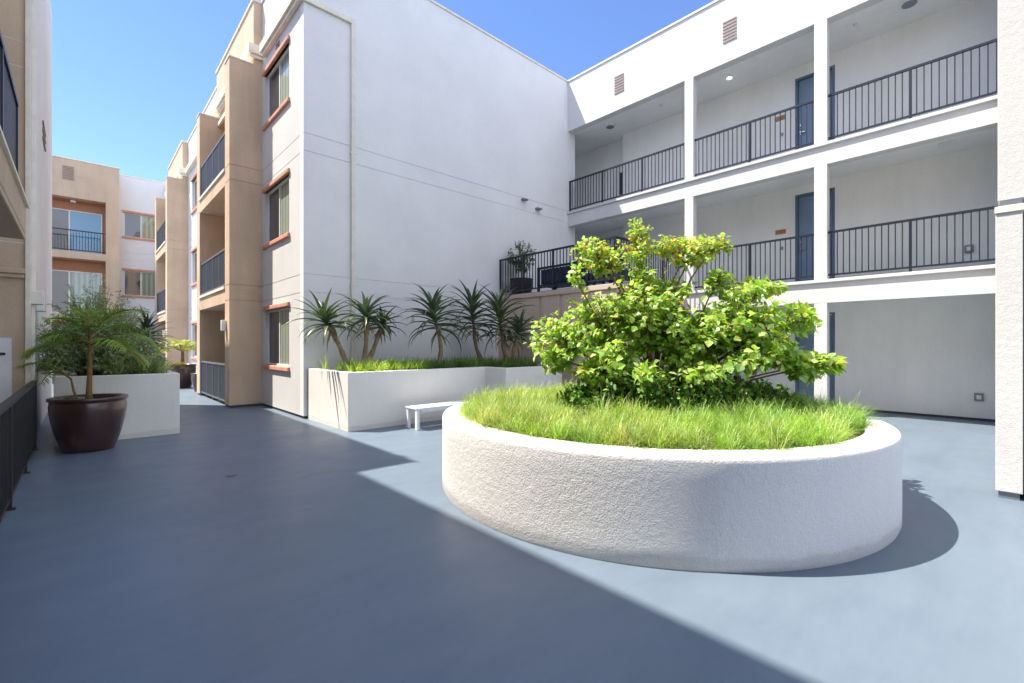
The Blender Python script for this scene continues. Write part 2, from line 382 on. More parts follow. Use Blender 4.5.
def tower(y0):
    X0 = 2.725; a, b = y0, y0+0.48; c_, d_ = y0+3.92, y0+4.40
    t = MB(); gr = GROOVES
    for (u, v) in ((a, b), (c_, d_)):
        # piers with joints on every face
        zs = sorted({0.06, 8.77}|{g_+e for g_ in gr for e in (-0.008, 0.008)})
        for i in range(len(zs)-1):
            zm = (zs[i]+zs[i+1])/2; e = 0.014 if any(abs(zm-g_) < 0.008 for g_ in gr) else 0
            t.box(X0+e, 4.7, u+e, v-e, zs[i], zs[i+1])
    for zt in (3.03, 6.05): t.box(X0+0.003, 4.7, b, c_, zt-0.38, zt)          # balcony slabs with their edge beams
    t.box(4.7, 4.85, a, d_, 0.06, 8.8)                                        # back wall of the recess
    t.box(3.27, 4.85, a+0.003, d_-0.003, 8.77, PAR-0.03)                      # block above
    t.box(3.272, 3.6, b, c_, 8.52, 8.77)
    t.build('tower', M['tan'], ab)
    w = MB().box(3.13, 3.5, a-0.12, d_+0.1, 9.02, 9.26).box(3.18, 3.5, a-0.07, d_+0.07, 8.94, 9.02); w.build('cornice', M['cream'], ab, bevel=0.012)
    w = MB().box(3.20, 3.26, b, c_, 8.50, 8.62).box(3.24, 4.9, a-0.02, d_+0.02, PAR-0.03, PAR+0.03)
    w.box(X0-0.015, 3.26, a-0.015, b+0.015, 8.77, 8.80).box(X0-0.015, 3.26, c_-0.015, d_+0.015, 8.77, 8.80); w.build('cap', M['cream'], ab)
    for zt in (3.03, 6.05):
        w = MB().box(X0-0.03, X0+0.003, b, c_, zt-0.02, zt+0.05); w.build('slab_edge', M['cream'], ab)
        rail_panel(ab, X0+0.05, b, c_, zt+0.09, zt+1.06, 4)
    rail_panel(ab, X0+0.05, b, c_, 0.09, 1.08, 4)
    w = MB().box(X0-0.11, X0, b-0.19, b-0.06, 1.93, 2.20); s_ = w.build('wall_lamp', M['lampbody'], ab, bevel=0.01)
    MB().box(X0+0.02, 4.7, a+0.02, b-0.02, 0, 0.06).build('base_screed', M['screed'], ab); MB().box(X0+0.02, 4.7, c_+0.02, d_-0.02, 0, 0.06).build('base_screed', M['screed'], ab)
    # sliding door at the back of each recess
    for zt in (0.0, 3.03, 6.05): window(ab, 'x', 4.69, 1, b+0.5, c_-0.5, zt+0.08, zt+2.15, trim=False, rec=-0.055)
tower(13.28); tower(24.6)

# ---------------------------------------------------------------- building closing the alley
fb = thing('apartment_building', 'tan and white apartment building closing the far end of the alley', 'building', (1.4, 31, 0))
w = MB(); wall(w, 'y', 31.0, 31.2, -9.0, 1.47, 0.06, PAR+0.1, [(-1.9, 0.95, 0.1, 2.75), (-1.9, 0.95, 3.1, 5.78), (-1.9, 0.95, 6.12, 8.72)], grooves=[])
w.box(1.3, 1.47, 31.2, 32.1, 0.06, PAR+0.1)
w.build('tan_wall', M['taupe'], fb)
w = MB(); fh = [(1.70, 3.15, a-0.0, b-0.02) for a, b in ((0.9, 2.4), (4.22, 5.56), (7.34, 8.64))]
wall(w, 'y', 32.1, 32.3, 1.47, 8.0, 0.06, PAR+0.1, fh, grooves=[3.0, 3.4, 6.1, 6.5]); w.build('white_wall', M['wall_white'], fb)
w = MB().box(-9, 1.5, 30.97, 31.23, PAR+0.1, PAR+0.15).box(1.5, 8, 32.07, 32.33, PAR+0.1, PAR+0.15); w.build('parapet_cap', M['cream'], fb)
for h in fh: window(fb, 'y', 32.1, 1, *h, mats=('glass_dark', 'blind'))
for i, (za, zb) in enumerate(((0.1, 2.75), (3.1, 5.78), (6.12, 8.72))):
    w = MB().box(-1.9, 0.95, 31.9, 32.0, za, zb).box(-1.93, -1.9, 31.2, 31.9, za, zb).box(0.95, 0.98, 31.2, 31.9, za, zb)
    w.box(-1.9, 0.95, 31.2, 31.9, zb-0.05, zb).box(-1.9, 0.95, 31.2, 31.9, za-0.1, za); w.build('recess', M['orange'], fb)
    window(fb, 'y', 31.9, 1, -1.72, 0.84, za+0.05, za+2.15, trim=False, mats=('glass_dark', 'glass_blue' if i == 2 else 'blind'), split=0.52, rec=-0.06)
    if i == 2:
        r = MB().box(-1.9, 0.95, 31.03, 31.07, za+1.0, za+1.05).box(-1.9, 0.95, 31.03, 31.07, za+0.06, za+0.1)
        x = -1.9
        while x < 0.95: r.box(x, x+0.018, 31.04, 31.06, za+0.1, za+1.0); x += 0.11
        r.build('railing', M['navy'], fb)
w = MB()
for k in range(9): w.box(-0.62, -0.22, 30.975, 31.0, 9.55+k*0.075, 9.59+k*0.075)
w.build('vent', M['vent'], fb)
w = MB().box(-0.35, -0.15, 31.4, 31.6, 8.60, 8.67); w.build('ceiling_lamp', M['lampbody'], fb)

# ---------------------------------------------------------------- building on the left
lb = thing('apartment_building', 'tan and white apartment building rising at the left edge behind the black fence', 'building', (-0.56, 10.03, 0))
w = MB(); wall(w, 'y', 10.03, 10.2, -3.2, -0.562, 0.0, PAR, [(-2.1, -0.735, 0.12, 1.68)], gd=0.03, gw=0.012); w.box(-2.6, -2.4, -8, 10.03, 0, PAR-0.2)
w.box(-2.6, -1.36, -8, 10.03, PAR-0.35, PAR)
w.build('tan_wall', M['taupe'], lb)
w = MB(); wall(w, 'x', -0.56, -0.9, 10.035, 17.86, 0.0, PAR+0.05, grooves=[]); w.box(-8, -0.9, 17.5, 17.86, 0, PAR)
w.build('white_wall', M['wall_white'], lb)
w = MB().box(-0.60, -0.54, 9.99, 10.035, 0.0, PAR+0.05).box(-0.555, -0.50, 10.28, 10.42, 2.35, PAR).box(-0.555, -0.42, 10.22, 10.47, 2.2, 2.4).box(-0.555, -0.51, 10.3, 10.40, 0.1, 2.2)
w.build('downspout', M['downspout'], lb, bevel=0.008)
w = MB().box(-3.2, -0.60, 9.95, 10.03, 2.62, 2.70).box(-3.2, -0.605, 9.98, 10.03, 2.56, 2.62); w.build('moulding', M['taupe'], lb, bevel=0.015)
w = MB().box(-2.1, -0.735, 10.06, 10.12, 0.12, 1.68); cab = w.build('meter_cabinet', M['whitemetal'], lb, bevel=0.01)
w = MB().box(-0.86, -0.765, 10.05, 10.06, 0.72, 0.95); w.build('cover_plate', M['frame'], cab, bevel=0.004)
w = MB().box(-0.93, -0.80, 10.02, 10.06, 1.42, 1.46); w.build('handle', M['black'], cab, bevel=0.008)
for i, za in enumerate((2.70, 5.72)):
    w = MB().box(-2.4, -0.426, -6, 7.22, za+0.06, za+0.345).box(-0.72, -0.428, -6, 7.215, za, za+0.06).box(-2.4, -0.72, 7.0, 7.215, za, za+0.06)
    w.build('balcony', M['taupe'], lb, bevel=0.01)
    w = MB().box(-2.4, -0.40, -6, 7.24, za+0.345, za+0.375); w.build('slab_edge', M['cream'], lb)
    rail_panel(lb, -0.45, -5.5, 6.48, za+0.40, za+1.20, 10, 'navy', 'navy')
w = MB()
for k in range(3):
    zz = (2.0, 2.0, 2.0)[k]
for z in (5.74, 5.90, 6.05): w.box(-0.565, -0.535, 13.3, 14.2, z, z+0.05)
w.build('vent', M['vent'], lb)
p = P(38, 300, 8.2); w = MB().box(-0.56, -0.44, 11.5, 11.68, 2.15, 2.5); w.build('wall_lamp', M['lampbody'], lb, bevel=0.02)
# windows on the upper recessed wall (seen only in reflections and from other positions)
for za in (3.1, 6.1):
    for yy in (0.0, 4.0): window(lb, 'x', -2.4, -1, yy, yy+1.8, za+0.1, za+2.1, trim=False, rec=-0.06)

# ---------------------------------------------------------------- corridor building on the right
XF = 12.08; XB = 13.68
cb = thing('corridor_building', 'white open corridor building with three floors of railed walkways at the right', 'building', (XF, 0, 0))
YR = -4.0
w = MB().box(XF, XF+0.25, YR, YW-0.001, 8.78, PAR-0.0)
w.build('parapet', M['white'], cb)
w = MB().box(XF-0.03, XF+0.28, YR, YW-0.02, PAR, PAR+0.05); w.build('parapet_cap', M['cream'], cb)
w = MB().box(XF+0.25, XB+0.3, YR, 13.5, 8.80, 8.95)                       # ceiling of the top walkway
w.box(XF+0.25, XB+0.3, YR, 13.5, 5.68, 5.98).box(XF+0.25, XB+0.3, YR, 13.5, 2.60, 2.95)
w.build('ceiling', M['ceiling'], cb)
for za, zb in ((5.57, 5.98), (2.505, 2.95)):
    w = MB().box(XF, XF+0.25, YR, (YW-0.001), za, zb); w.build('edge_beam', M['white'], cb)
    w = MB().box(XF-0.05, XF+0.2, YR, YW-0.001, zb, zb+0.07); w.build('slab_edge', M['white'], cb, bevel=0.008)
    w = MB().box(XF+0.2, XB, YR, 13.5, zb, zb+0.06); w.build('walkway', M['floor'], cb)
# back wall with door openings, the recess at its far end
DO = (2.99, 3.86); doors = [(DO[0], DO[1], 0.0, 2.38), (DO[0], DO[1], 3.02, 5.47), (DO[0], DO[1], 6.05, 8.50)]
w = MB(); wall(w, 'x', XB, XB+0.25, YR, 9.12, 0.05, 8.8, doors, grooves=[]); w.box(XB+0.3, XB+0.5, 9.12, 13.5, 0.05, 8.8)
w.box(XF+0.39, XB+0.5, 12.6, 12.8, 0.05, 8.8)
w.build('back_wall', M['corridor'], cb)
w = MB().box(XB+0.015, XB+0.2, YR, 9.1, 0, 0.05); w.build('base_screed', M['screed'], cb)
# pillars, one mesh for each storey
for yy in (5.84, 2.785, -3.3):
    for k, (za, zb) in enumerate(((0.02, 2.505), (3.02, 5.57), (6.05, 8.78))):
        if yy == 5.84 and k == 0: pass
        wdt = 0.25
        w = MB().box(XF+0.002 if k == 0 else XF, XF+0.20, yy, yy+wdt, za, zb); w.build('pillar', M['white'], cb, bevel=0.008)
for h in doors:
    dz = MB().box(XB+0.06, XB+0.11, h[0]+0.06, h[1]-0.06, h[2]+0.05, h[3]-0.06); do = dz.build('door', M['door'], cb, bevel=0.004)
    fr = MB().box(XB-0.012, XB+0.1, h[0], h[0]+0.055, h[2]+0.04, h[3]).box(XB-0.012, XB+0.1, h[1]-0.055, h[1], h[2]+0.04, h[3]).box(XB-0.012, XB+0.1, h[0]+0.055, h[1]-0.055, h[3]-0.055, h[3])
    fr.build('frame', M['doorframe'], do)
    hd = MB(); hd.box(XB+0.0, XB+0.03, h[1]-0.22, h[1]-0.10, h[2]+1.02, h[2]+1.045).box(XB+0.03, XB+0.06, h[1]-0.14, h[1]-0.10, h[2]+0.98, h[2]+1.08).box(XB+0.03, XB+0.06, h[1]-0.14, h[1]-0.10, h[2]+1.2, h[2]+1.25)
    hd.build('handle', M['chrome'], do)
    if h[2] > 1:
        s = MB().box(XB-0.02, XB, 4.08, 4.33, h[2]+1.50, h[2]+1.62); so = s.build('door_sign', M['brass'], cb, bevel=0.003)
        cu = bpy.data.curves.new('numerals', 'FONT'); cu.body = '207' if h[2] < 4 else '307'; cu.size = 0.09; cu.extrude = 0.002
        cu.align_x = 'CENTER'; cu.align_y = 'CENTER'
        to = bpy.data.objects.new('numerals', cu); to.location = (XB-0.023-wloc(so).x, 4.205-wloc(so).y, h[2]+1.56-wloc(so).z)
        to.rotation_euler = (math.radians(90), 0, math.radians(-90)); cu.materials.append(M['vent'])
        COL.objects.link(to); bpy.context.view_layer.update()
        nm = bpy.data.meshes.new_from_object(to); bpy.data.objects.remove(to)
        nm.name = 'numerals'; nm.transform(Euler((math.radians(90), 0, math.radians(-90))).to_matrix().to_4x4())
        to = bpy.data.objects.new('numerals', nm); to.location = (XB-0.023-wloc(so).x, 4.205-wloc(so).y, h[2]+1.56-wloc(so).z); lnk(to, so)
        s = MB().box(XB-0.03, XB, 4.14, 4.19, h[2]+1.08, h[2]+1.16); s.build('bell_push', M['flash'], cb, bevel=0.005)
w = MB().box(XB-0.06, XB+0.02, 9.14, 9.2, 6.05+0.7, 6.05+1.45); w.build('door_pull', M['black'], cb)
def picket_rail(parent, axis, c, u0, u1, z0, posts, ends=(True, True)):
    """navy railing: pickets in one mesh, each post a mesh of its own"""
    r = MB(); zt = z0+1.07
    ubox(r, axis, c-0.022, c+0.022, u0, u1, zt-0.045, zt); ubox(r, axis, c-0.016, c+0.016, u0, u1, z0+0.085, z0+0.12)
    u = u0+0.055
    while u < u1-0.01:
        ubox(r, axis, c-0.009, c+0.009, u-0.009, u+0.009, z0+0.12, zt-0.045); u += 0.11
    ro = r.build('railing', M['navy'], parent)
    for q in posts:
        t = MB(); ubox(t, axis, c-0.02, c+0.02, q-0.022, q+0.022, z0, zt-0.045); t.build('post', M['navy'], ro)
for z0 in (3.02, 6.05):
    picket_rail(cb, 'x', XF+0.09, -3.05, 2.785, z0, (1.39, -0.12, -1.6))
    picket_rail(cb, 'x', XF+0.09, 3.035, 5.84, z0, (4.44,))
picket_rail(cb, 'x', XF+0.09, 6.09, YW-0.01, 6.05, (7.45, 8.88, YW-0.04))
for yy in (8.02, 4.72):
    w = MB()
    for k in range(7): w.box(XF-0.02, XF+0.002, yy, yy+0.335, 9.29+k*0.083, 9.325+k*0.083)
    w.build('vent', M['vent'], cb)
for (y, r_, lit) in ((5.19, 0.072, True), (9.03, 0.16, False), (1.48, 0.17, False), (7.2, 0.05, False), (2.4, 0.05, False)):
    w = MB().cyl((12.81, y), r_, 8.76, 8.80, 24); lo = w.build('ceiling_lamp', M['lampbody'], cb)
    if r_ > 0.07:
        w = MB().cyl((12.81, y), r_*0.75, 8.745, 8.76, 24); w.build('lens', M['emit'] if lit else M['flash'], lo)
for y in (0.9, 8.9):
    w = MB().cyl((12.9, y), 0.14, 5.64, 5.68, 24); w.build('ceiling_lamp', M['lampbody'], cb)
for (x, y) in ((969, 249), (979, 397)):
    t = (x-512)/F_; d = XB/(t*0.7326+0.6806); q = P(x, y, d)
    w = MB().box(XB-0.05, XB, q.y-0.07, q.y+0.07, q.z-0.08, q.z+0.08); oo = w.build('outlet_box', M['flash'], cb, bevel=0.008)
    w = MB().box(XB-0.058, XB-0.05, q.y-0.035, q.y+0.035, q.z-0.04, q.z+0.04); w.build('cover', M['frame'], oo)
# near wing: narrow white wall end, its sill and flashing at the first floor
ww = thing('wing_wall', 'white stucco wall end at the right edge with grey flashing and cream sill', 'wall', (6.92, 0, 0))
w = MB().box(6.92, 11.9, -0.072, 0.12, 0.07, 2.92).box(6.96, 11.9, -0.09, 0.105, 3.055, PAR)
w.build('wall', M['white'], ww, bevel=0.006)
w = MB().box(6.99, 11.9, -3.6, -0.09, 0.07, 2.92).box(6.99, 11.9, -3.6, -0.09, 3.08, PAR); w.build('side_wall', M['wall_white'], ww)
w = MB().box(6.905, 11.9, -0.09, 0.126, 2.92, 2.99); w.build('sill', M['cream'], ww, bevel=0.006)
w = MB().box(6.945, 11.9, -0.07, 0.09, 2.99, 3.055); w.build('flashing', M['flash'], ww)
w = MB().box(6.94, 11.85, -0.05, 0.10, 0, 0.07); w.build('base_screed', M['flash'], ww)

# ---------------------------------------------------------------- raised terrace in the corner
XT = 8.97; YT = 6.14
tr = thing('terrace', 'raised terrace with tan panelled walls and navy railing in the courtyard corner', 'terrace', (XT, YT, 0))
w = MB()
ys = [YT, 6.55, 6.98, 7.06, 7.78, 7.88, 8.50, 8.60, YW-0.004]
for i in range(0, len(ys)-1):
    rec = ys[i+1]-ys[i] < 0.11
    w.box(XT+(0.035 if rec else 0), XT+0.2, ys[i], ys[i+1], 0.05, 2.86)
wall(w, 'y', YT, YT+0.2, XT+0.2, XF-0.003, 0.05, 2.86, [(10.1, 10.95, 0.95, 2.05)], grooves=[])
w.build('panel_wall', M['panel'], tr)
window(tr, 'y', YT, 1, 10.1, 10.95, 0.95, 2.05, mats=('glass_dark', 'glass_dark'))
w = MB().box(XT-0.04, XF-0.003, YT-0.04, YW-0.004, 2.86, 2.98); w.build('slab_edge', M['panel'], tr, bevel=0.01)
w = MB().box(XT+0.01, XF, YT+0.01, YW-0.006, 2.98, 3.0); w.build('terrace_floor', M['floor'], tr)
picket_rail(tr, 'x', XT+0.05, YT+0.05, YW-0.01, 3.0, (YT+0.06, 7.05, 8.14, 9.23, YW-0.04))
picket_rail(tr, 'y', YT+0.05, XT+0.08, XF-0.02, 3.0, (10.1, 11.1))
# sofas
def sofa(loc, length, label, facing=1):
    t = thing('sofa', label, 'sofa', loc, 'navy sofas on the terrace'); x, y, z = loc; L = length/2
    f = MB()
    f.box(x-0.36, x-0.30, y-L, y-L+0.06, z, z+0.72).box(x-0.36, x-0.30, y+L-0.06, y+L, z, z+0.72).box(x+0.34, x+0.40, y-L, y-L+0.06, z, z+0.6).box(x+0.34, x+0.40, y+L-0.06, y+L, z, z+0.6)
    f.box(x-0.36, x-0.32, y-L+0.06, y+L-0.06, z+0.66, z+0.72).box(x-0.34, x+0.38, y-L, y+L, z+0.2, z+0.24)
    f.build('frame', M['navy'], t)
    n = max(1, round(length/0.75))
    for k in range(n):
        a = y-L+0.07+(length-0.14)*k/n; b = y-L+0.07+(length-0.14)*(k+1)/n-0.01
        MB().box(x-0.24, x+0.38, a, b, z+0.245, z+0.42).build('seat_cushion', M['sofa'], t, bevel=0.03)
        MB().box(x-0.31, x-0.16, a, b, z+0.26, z+0.66).build('back_cushion', M['sofa'], t, bevel=0.04)
sofa((9.70, 8.15, 3.0), 1.75, 'navy cushioned sofa behind the terrace railing next to the potted tree')
sofa((9.75, 6.72, 3.0), 0.85, 'navy sofa behind the terrace railing, hidden in part by yellow leaves')

# ---------------------------------------------------------------- planters
def soil_grid(mb, x0, x1, y0, y1, z, n=14):
    vs = []; fs = []
    for i in range(n+1):
        for j in range(n+1): vs.append((x0+(x1-x0)*i/n, y0+(y1-y0)*j/n, z+random.uniform(-0.015, 0.02)))
    for i in range(n):
        for j in range(n):
            a = i*(n+1)+j; fs.append((a, a+n+1, a+n+2, a+1))
    mb.add(vs, fs)
lp = thing('planter', 'long white stucco planter with aloe trees against the tall white wall', 'planter', (3.55, 8.17, 0))
pts = [(3.55, 10.22), (3.55, 8.17), (6.75, 8.17), (6.75, 7.46), (8.6, 7.46), (8.6, 10.22)]
def rim_wall(mb, pts, th, z0, z1, closed=False):
    n = len(pts); P2 = [Vector((p[0], p[1])) for p in pts]; ins = []
    for i in range(n):
        a = P2[i-1] if (i > 0 or closed) else None; b = P2[i]; c = P2[(i+1) % n] if (i < n-1 or closed) else None
        ns = []
        if a is not None: d = (b-a).normalized(); ns.append(Vector((-d.y, d.x)))
        if c is not None: d = (c-b).normalized(); ns.append(Vector((-d.y, d.x)))
        m = ns[0] if len(ns) == 1 else (ns[0]+ns[1])/(1+ns[0].dot(ns[1]))
        ins.append(b+m*th)
    vs = []
    for q in (P2, ins):
        for z in (z0, z1): vs += [(v.x, v.y, z) for v in q]
    fs = []
    for i in range(n if closed else n-1):
        j = (i+1) % n
        fs += [(i, j, n+j, n+i), (n+i, n+j, 3*n+j, 3*n+i), (3*n+i, 3*n+j, 2*n+j, 2*n+i)]
    if not closed: fs += [(0, n, 3*n, 2*n), (n-1, 3*n-1, 4*n-1, 2*n-1)]
    mb.add(vs, fs)
w = MB(); rim_wall(w, pts, 0.16, 0.0, 1.07); w.build('planter_wall', M['pale'], lp, bevel=0.012)
w = MB(); soil_grid(w, 3.6, 6.95, 8.3, 10.2, 0.97, 18); soil_grid(w, 6.85, 8.5, 7.55, 10.2, 0.972, 14); w.build('soil', M['soil'], lp)

ap = thing('planter', 'pale stucco planter box behind the brown pot at the alley corner', 'planter', (-0.30, 10.08, 0))
w = MB(); rim_wall(w, [(-0.30, 13.2), (-0.30, 10.08), (1.30, 10.08), (1.30, 13.2)], 0.16, 0.0, 1.07, True); w.build('planter_wall', M['pale'], ap, bevel=0.012)
w = MB(); soil_grid(w, -0.2, 1.2, 10.2, 13.1, 0.97); w.build('soil', M['soil'], ap)

CX, CY, CR = 4.944, 3.014, 2.38
rp = thing('round_planter', 'large round white stucco planter in the middle of the courtyard', 'planter', (CX, CY, 0))
w = MB(); w.smooth = True
prof = [(CR-0.01, 0.0), (CR, 0.03)]+[(CR, 0.03+0.72*i/6) for i in range(1, 7)]+[(CR-0.004, 0.775), (CR-0.015, 0.790), (CR-0.035, 0.796), (CR-0.24, 0.796), (CR-0.255, 0.79), (CR-0.262, 0.775), (CR-0.262, 0.4)]
w.lathe((CX, CY), prof, 192); w.build('planter_wall', M['planter'], rp)
w = MB()
R2 = CR-0.25; vs = [(CX, CY, 0.77)]; fs = []
for k in range(1, 9):
    for i in range(48):
        t = 2*math.pi*i/48; r = R2*k/8; vs.append((CX+r*math.cos(t), CY+r*math.sin(t), 0.77-0.03*(k/8)**2+random.uniform(-0.015, 0.015)))
for i in range(48): fs.append((0, 1+i, 1+(i+1) % 48))
for k in range(7):
    for i in range(48): fs.append((1+k*48+i, 1+(k+1)*48+i, 1+(k+1)*48+(i+1) % 48, 1+k*48+(i+1) % 48))
w.add(vs, fs); w.build('soil', M['soil'], rp)

# ---------------------------------------------------------------- bench
bn = thing('bench', 'low white metal bench in front of the long planter', 'bench', (5.3, 7.63, 0))
MB().box(4.52, 6.25, 7.42, 7.84, 0.375, 0.408).build('seat', M['whitemetal'], bn, bevel=0.006)
w = MB().box(4.62, 6.15, 7.44, 7.475, 0.325, 0.375).box(4.62, 6.15, 7.785, 7.82, 0.325, 0.375); w.build('apron', M['whitemetal'], bn, bevel=0.004)
for x in (4.53, 6.16):
    for y in (7.43, 7.75): MB().box(x+(0.03 if x > 5 else 0), x+(0.085 if x > 5 else 0.055), y, y+0.08, 0.0, 0.375).build('leg', M['whitemetal'], bn, bevel=0.005)
# ---------------------------------------------------------------- fence at left
fe = thing('fence', 'black metal picket fence along the left edge of the courtyard', 'fence', (-0.5, 5, 0))
w = MB().box(-0.53, -0.47, -3, 10.0, 0.995, 1.04).box(-0.515, -0.485, -3, 10.0, 0.08, 0.12); w.build('rails', M['black'], fe, bevel=0.004)
w = MB(); y = -2.95
while y < 9.97: w.box(-0.512, -0.488, y, y+0.022, 0.12, 0.995); y += 0.11
w.build('pickets', M['black'], fe)
for k in range(8):
    y = 9.94-k*1.72; MB().box(-0.525, -0.475, y-0.025, y+0.025, 0.012, 0.995).build('post', M['black'], fe)
    MB().box(-0.52, -0.45, y-0.04, y+0.04, 0.0, 0.012).build('foot_plate', M['black'], fe)
# floor drain
dr = MB().cyl((1.34, 6.4), 0.055, 0.004, 0.009, 20); tag(dr.build('floor_drain', M['slatefr'], None, loc=(1.34, 6.4, 0)), 'small round drain cover set in the shaded blue grey deck', 'drain')

# ---------------------------------------------------------------- plants
def V3(a): return Vector(a)
def strap(mb, base, az, el, L, width, droop, col, tip=None, seg=7, fold=0.25, curl=0.0):
    """curved tapering leaf with a folded midrib"""
    d = Vector((math.cos(az)*math.cos(el), math.sin(az)*math.cos(el), math.sin(el))); side = Vector((-math.sin(az), math.cos(az), 0))
    p = Vector(base); vs = []; cs = []; st = L/seg; rot = droop/seg
    axis = side
    for k in range(seg+1):
        t = k/seg; wd = width*(1-t)**0.8*(0.75+0.5*min(1, t*4)) if k < seg else 0.0015
        nrm = axis.cross(d)
        vs += [p-axis*wd/2+nrm*(-wd*fold), p.copy(), p+axis*wd/2+nrm*(-wd*fold)]
        f = t if tip else 0
        c = tuple(col[i]*(1-f)+(tip[i] if tip else col[i])*f for i in range(3)); cs += [c]*3
        p = p+d*st
        el2 = math.asin(max(-1, min(1, d.z)))-rot*(0.4+1.2*t)
        az2 = math.atan2(d.y, d.x) if abs(d.z) < 0.999 else az
        el2 = max(el2, -1.5); az2 = az+curl*t
        d = Vector((math.cos(az2)*math.cos(el2), math.sin(az2)*math.cos(el2), math.sin(el2)))
    b = len(mb.v); mb.v += [tuple(v) for v in vs]; mb.c += cs
    for k in range(seg):
        for e in (0, 1): mb.f.append((b+k*3+e, b+k*3+e+1, b+k*3+4+e, b+k*3+3+e))
def vary(c, s=0.2):
    k = random.uniform(1-s, 1+s); h = random.uniform(-0.12, 0.12)
    return (max(0.004, c[0]*k*(1+h)), c[1]*k, max(0.003, c[2]*k*(1-h)))

def aloe_tree(label, root, stems):
    """stems: list of (list of points, head height, leaf length, tiers)"""
    t = thing('aloe_tree', label, 'plant', root, 'aloe trees in the long planter')
    tb = MB(); tb.smooth = True; cr = MB(); cr.smooth = True
    for (pts, tiers, L, n) in stems:
        pts = [Vector(p) for p in pts]; cv = []
        m = len(pts)
        for k in range(m-1):
            p0 = pts[max(k-1, 0)]; p1 = pts[k]; p2 = pts[k+1]; p3 = pts[min(k+2, m-1)]
            for q in range(5):
                s = q/5; cv.append(0.5*((2*p1)+(p2-p0)*s+(2*p0-5*p1+4*p2-p3)*s*s+(3*p1-p0-3*p2+p3)*s**3))
        cv.append(pts[-1]); K = len(cv)
        tb.tube(cv, [0.062*(1-0.5*i/K)+0.006*math.sin(i*2.1) for i in range(K)], 10)
        top = cv[-1]; d = (cv[-1]-cv[-4]).normalized()
        n = int(n*0.72)
        for k in range(n):
            f = k/n
            el = math.radians(-6+72*f+random.uniform(-13, 13)); az = k*2.39996+random.uniform(-0.25, 0.25)
            b = top+d*(f*tiers*1.15)-d*0.04+Vector((math.cos(az), math.sin(az), 0))*0.03
            LL = L*1.3*random.uniform(0.75, 1.12)*(1.0 if f < 0.7 else 0.8)
            strap(cr, b, az, el, LL, 0.092, math.radians(random.uniform(55, 125)*(1-0.45*f)), vary((0.095, 0.16, 0.08), 0.4), (0.10, 0.12, 0.05), 9, 0.32, random.uniform(-0.25, 0.25))
        for k in range(9):
            strap(cr, top-d*random.uniform(0.02, 0.14), k*2.4, math.radians(random.uniform(-60, -20)), L*random.uniform(.45, .8), 0.05, math.radians(60), vary((0.26, 0.18, 0.09), 0.3), None, 6, 0.3)
        tb.tube([top, top+d*tiers], [0.032, 0.02], 8)
    tb.build('trunk', M['aloebark'], t); cr.build('crown', M['aloe'], t)
    return t
SO = 0.96
def gy(x, Y, y):                                   # point on the plane Y = const seen at a picture position
    d = Y/(-(x-512)/F_*0.6806+0.7326); return P(x, y, d)
def ground_at(x, Y):
    q = gy(x, Y, HOR); return Vector((q.x, Y, SO))
a = ground_at(350, 9.3)
aloe_tree('aloe tree leaning left at the left end of the long planter', a, [([a, gy(340, 9.3, 347), gy(328, 9.3, 326)], 0.22, 0.62, 54)])
a = ground_at(362, 9.35)
aloe_tree('two headed aloe tree near the downspout, second from the left', a, [([a, gy(366, 9.35, 345), gy(366, 9.3, 320)], 0.18, 0.62, 46), ([a, gy(374, 9.5, 348), gy(381, 9.6, 327)], 0.15, 0.52, 34)])
a = ground_at(437, 8.9)
aloe_tree('tall upright aloe tree standing alone in the middle of the long planter', a, [([a, gy(441, 8.9, 350), gy(437, 8.9, 328)], 0.50, 0.74, 66)])
a = ground_at(487, 9.3)
aloe_tree('aloe tree with curved trunk just left of the tan terrace wall', a, [([a, gy(477, 9.3, 350), gy(474, 9.3, 328)], 0.58, 0.72, 66)])
a = ground_at(511, 8.7)
aloe_tree('tallest aloe tree in front of the tan terrace wall', a, [([a, gy(505, 8.7, 355), gy(502, 8.7, 335)], 0.72, 0.74, 74)])
a = ground_at(515, 8.5)
aloe_tree('small aloe tree with thin pale stem beside the tallest one', a, [([a, gy(513, 8.5, 355), gy(517, 8.5, 338)], 0.34, 0.55, 44)])

def grass_field(name, label, n_tuft, sampler, blades, hgt, cols, width, zfun, parent=None, lean=0.9, hf=None, cf=None, elr=(38, 88), spread=0.018):
    mb = MB(); mb.smooth = True
    for _ in range(n_tuft):
        x, y = sampler(); z = zfun(x, y); tc = vary(random.choice(cols if cf is None else cf(x, y)), 0.30); h0 = hgt*random.uniform(0.75, 1.15)*(hf(x, y) if hf else 1)
        for b in range(blades):
            az = random.uniform(0, 2*math.pi); el = math.radians(random.uniform(*elr))
            L = h0*random.uniform(0.6, 1.2); c = vary(tc, 0.25)
            strap(mb, (x+random.gauss(0, spread), y+random.gauss(0, spread), z), az, el, L, width*random.uniform(0.7, 1.2), math.radians(random.uniform(20, 100))*lean,
                  mul(c, 0.85), mul(c, 1.25), 4, 0.1, random.uniform(-0.3, 0.3))
    o = mb.build(name, M['grass'], None, loc=(0, 0, 0)); tag(o, label, 'grass', kind='stuff'); return o
def zr_h(x, y):
    u = ((x-CX)*RT.x+(y-CY)*RT.y)/CR; v = ((x-CX)*fwd.x+(y-CY)*fwd.y)/CR
    return 1.0+0.22*max(0, u)*(0.5+max(0, v))+0.20*math.sin(x*4.1+1.3)*math.cos(y*3.7)+0.10*math.sin(x*9+y*7)
TUFTS = []
_g = 0.128
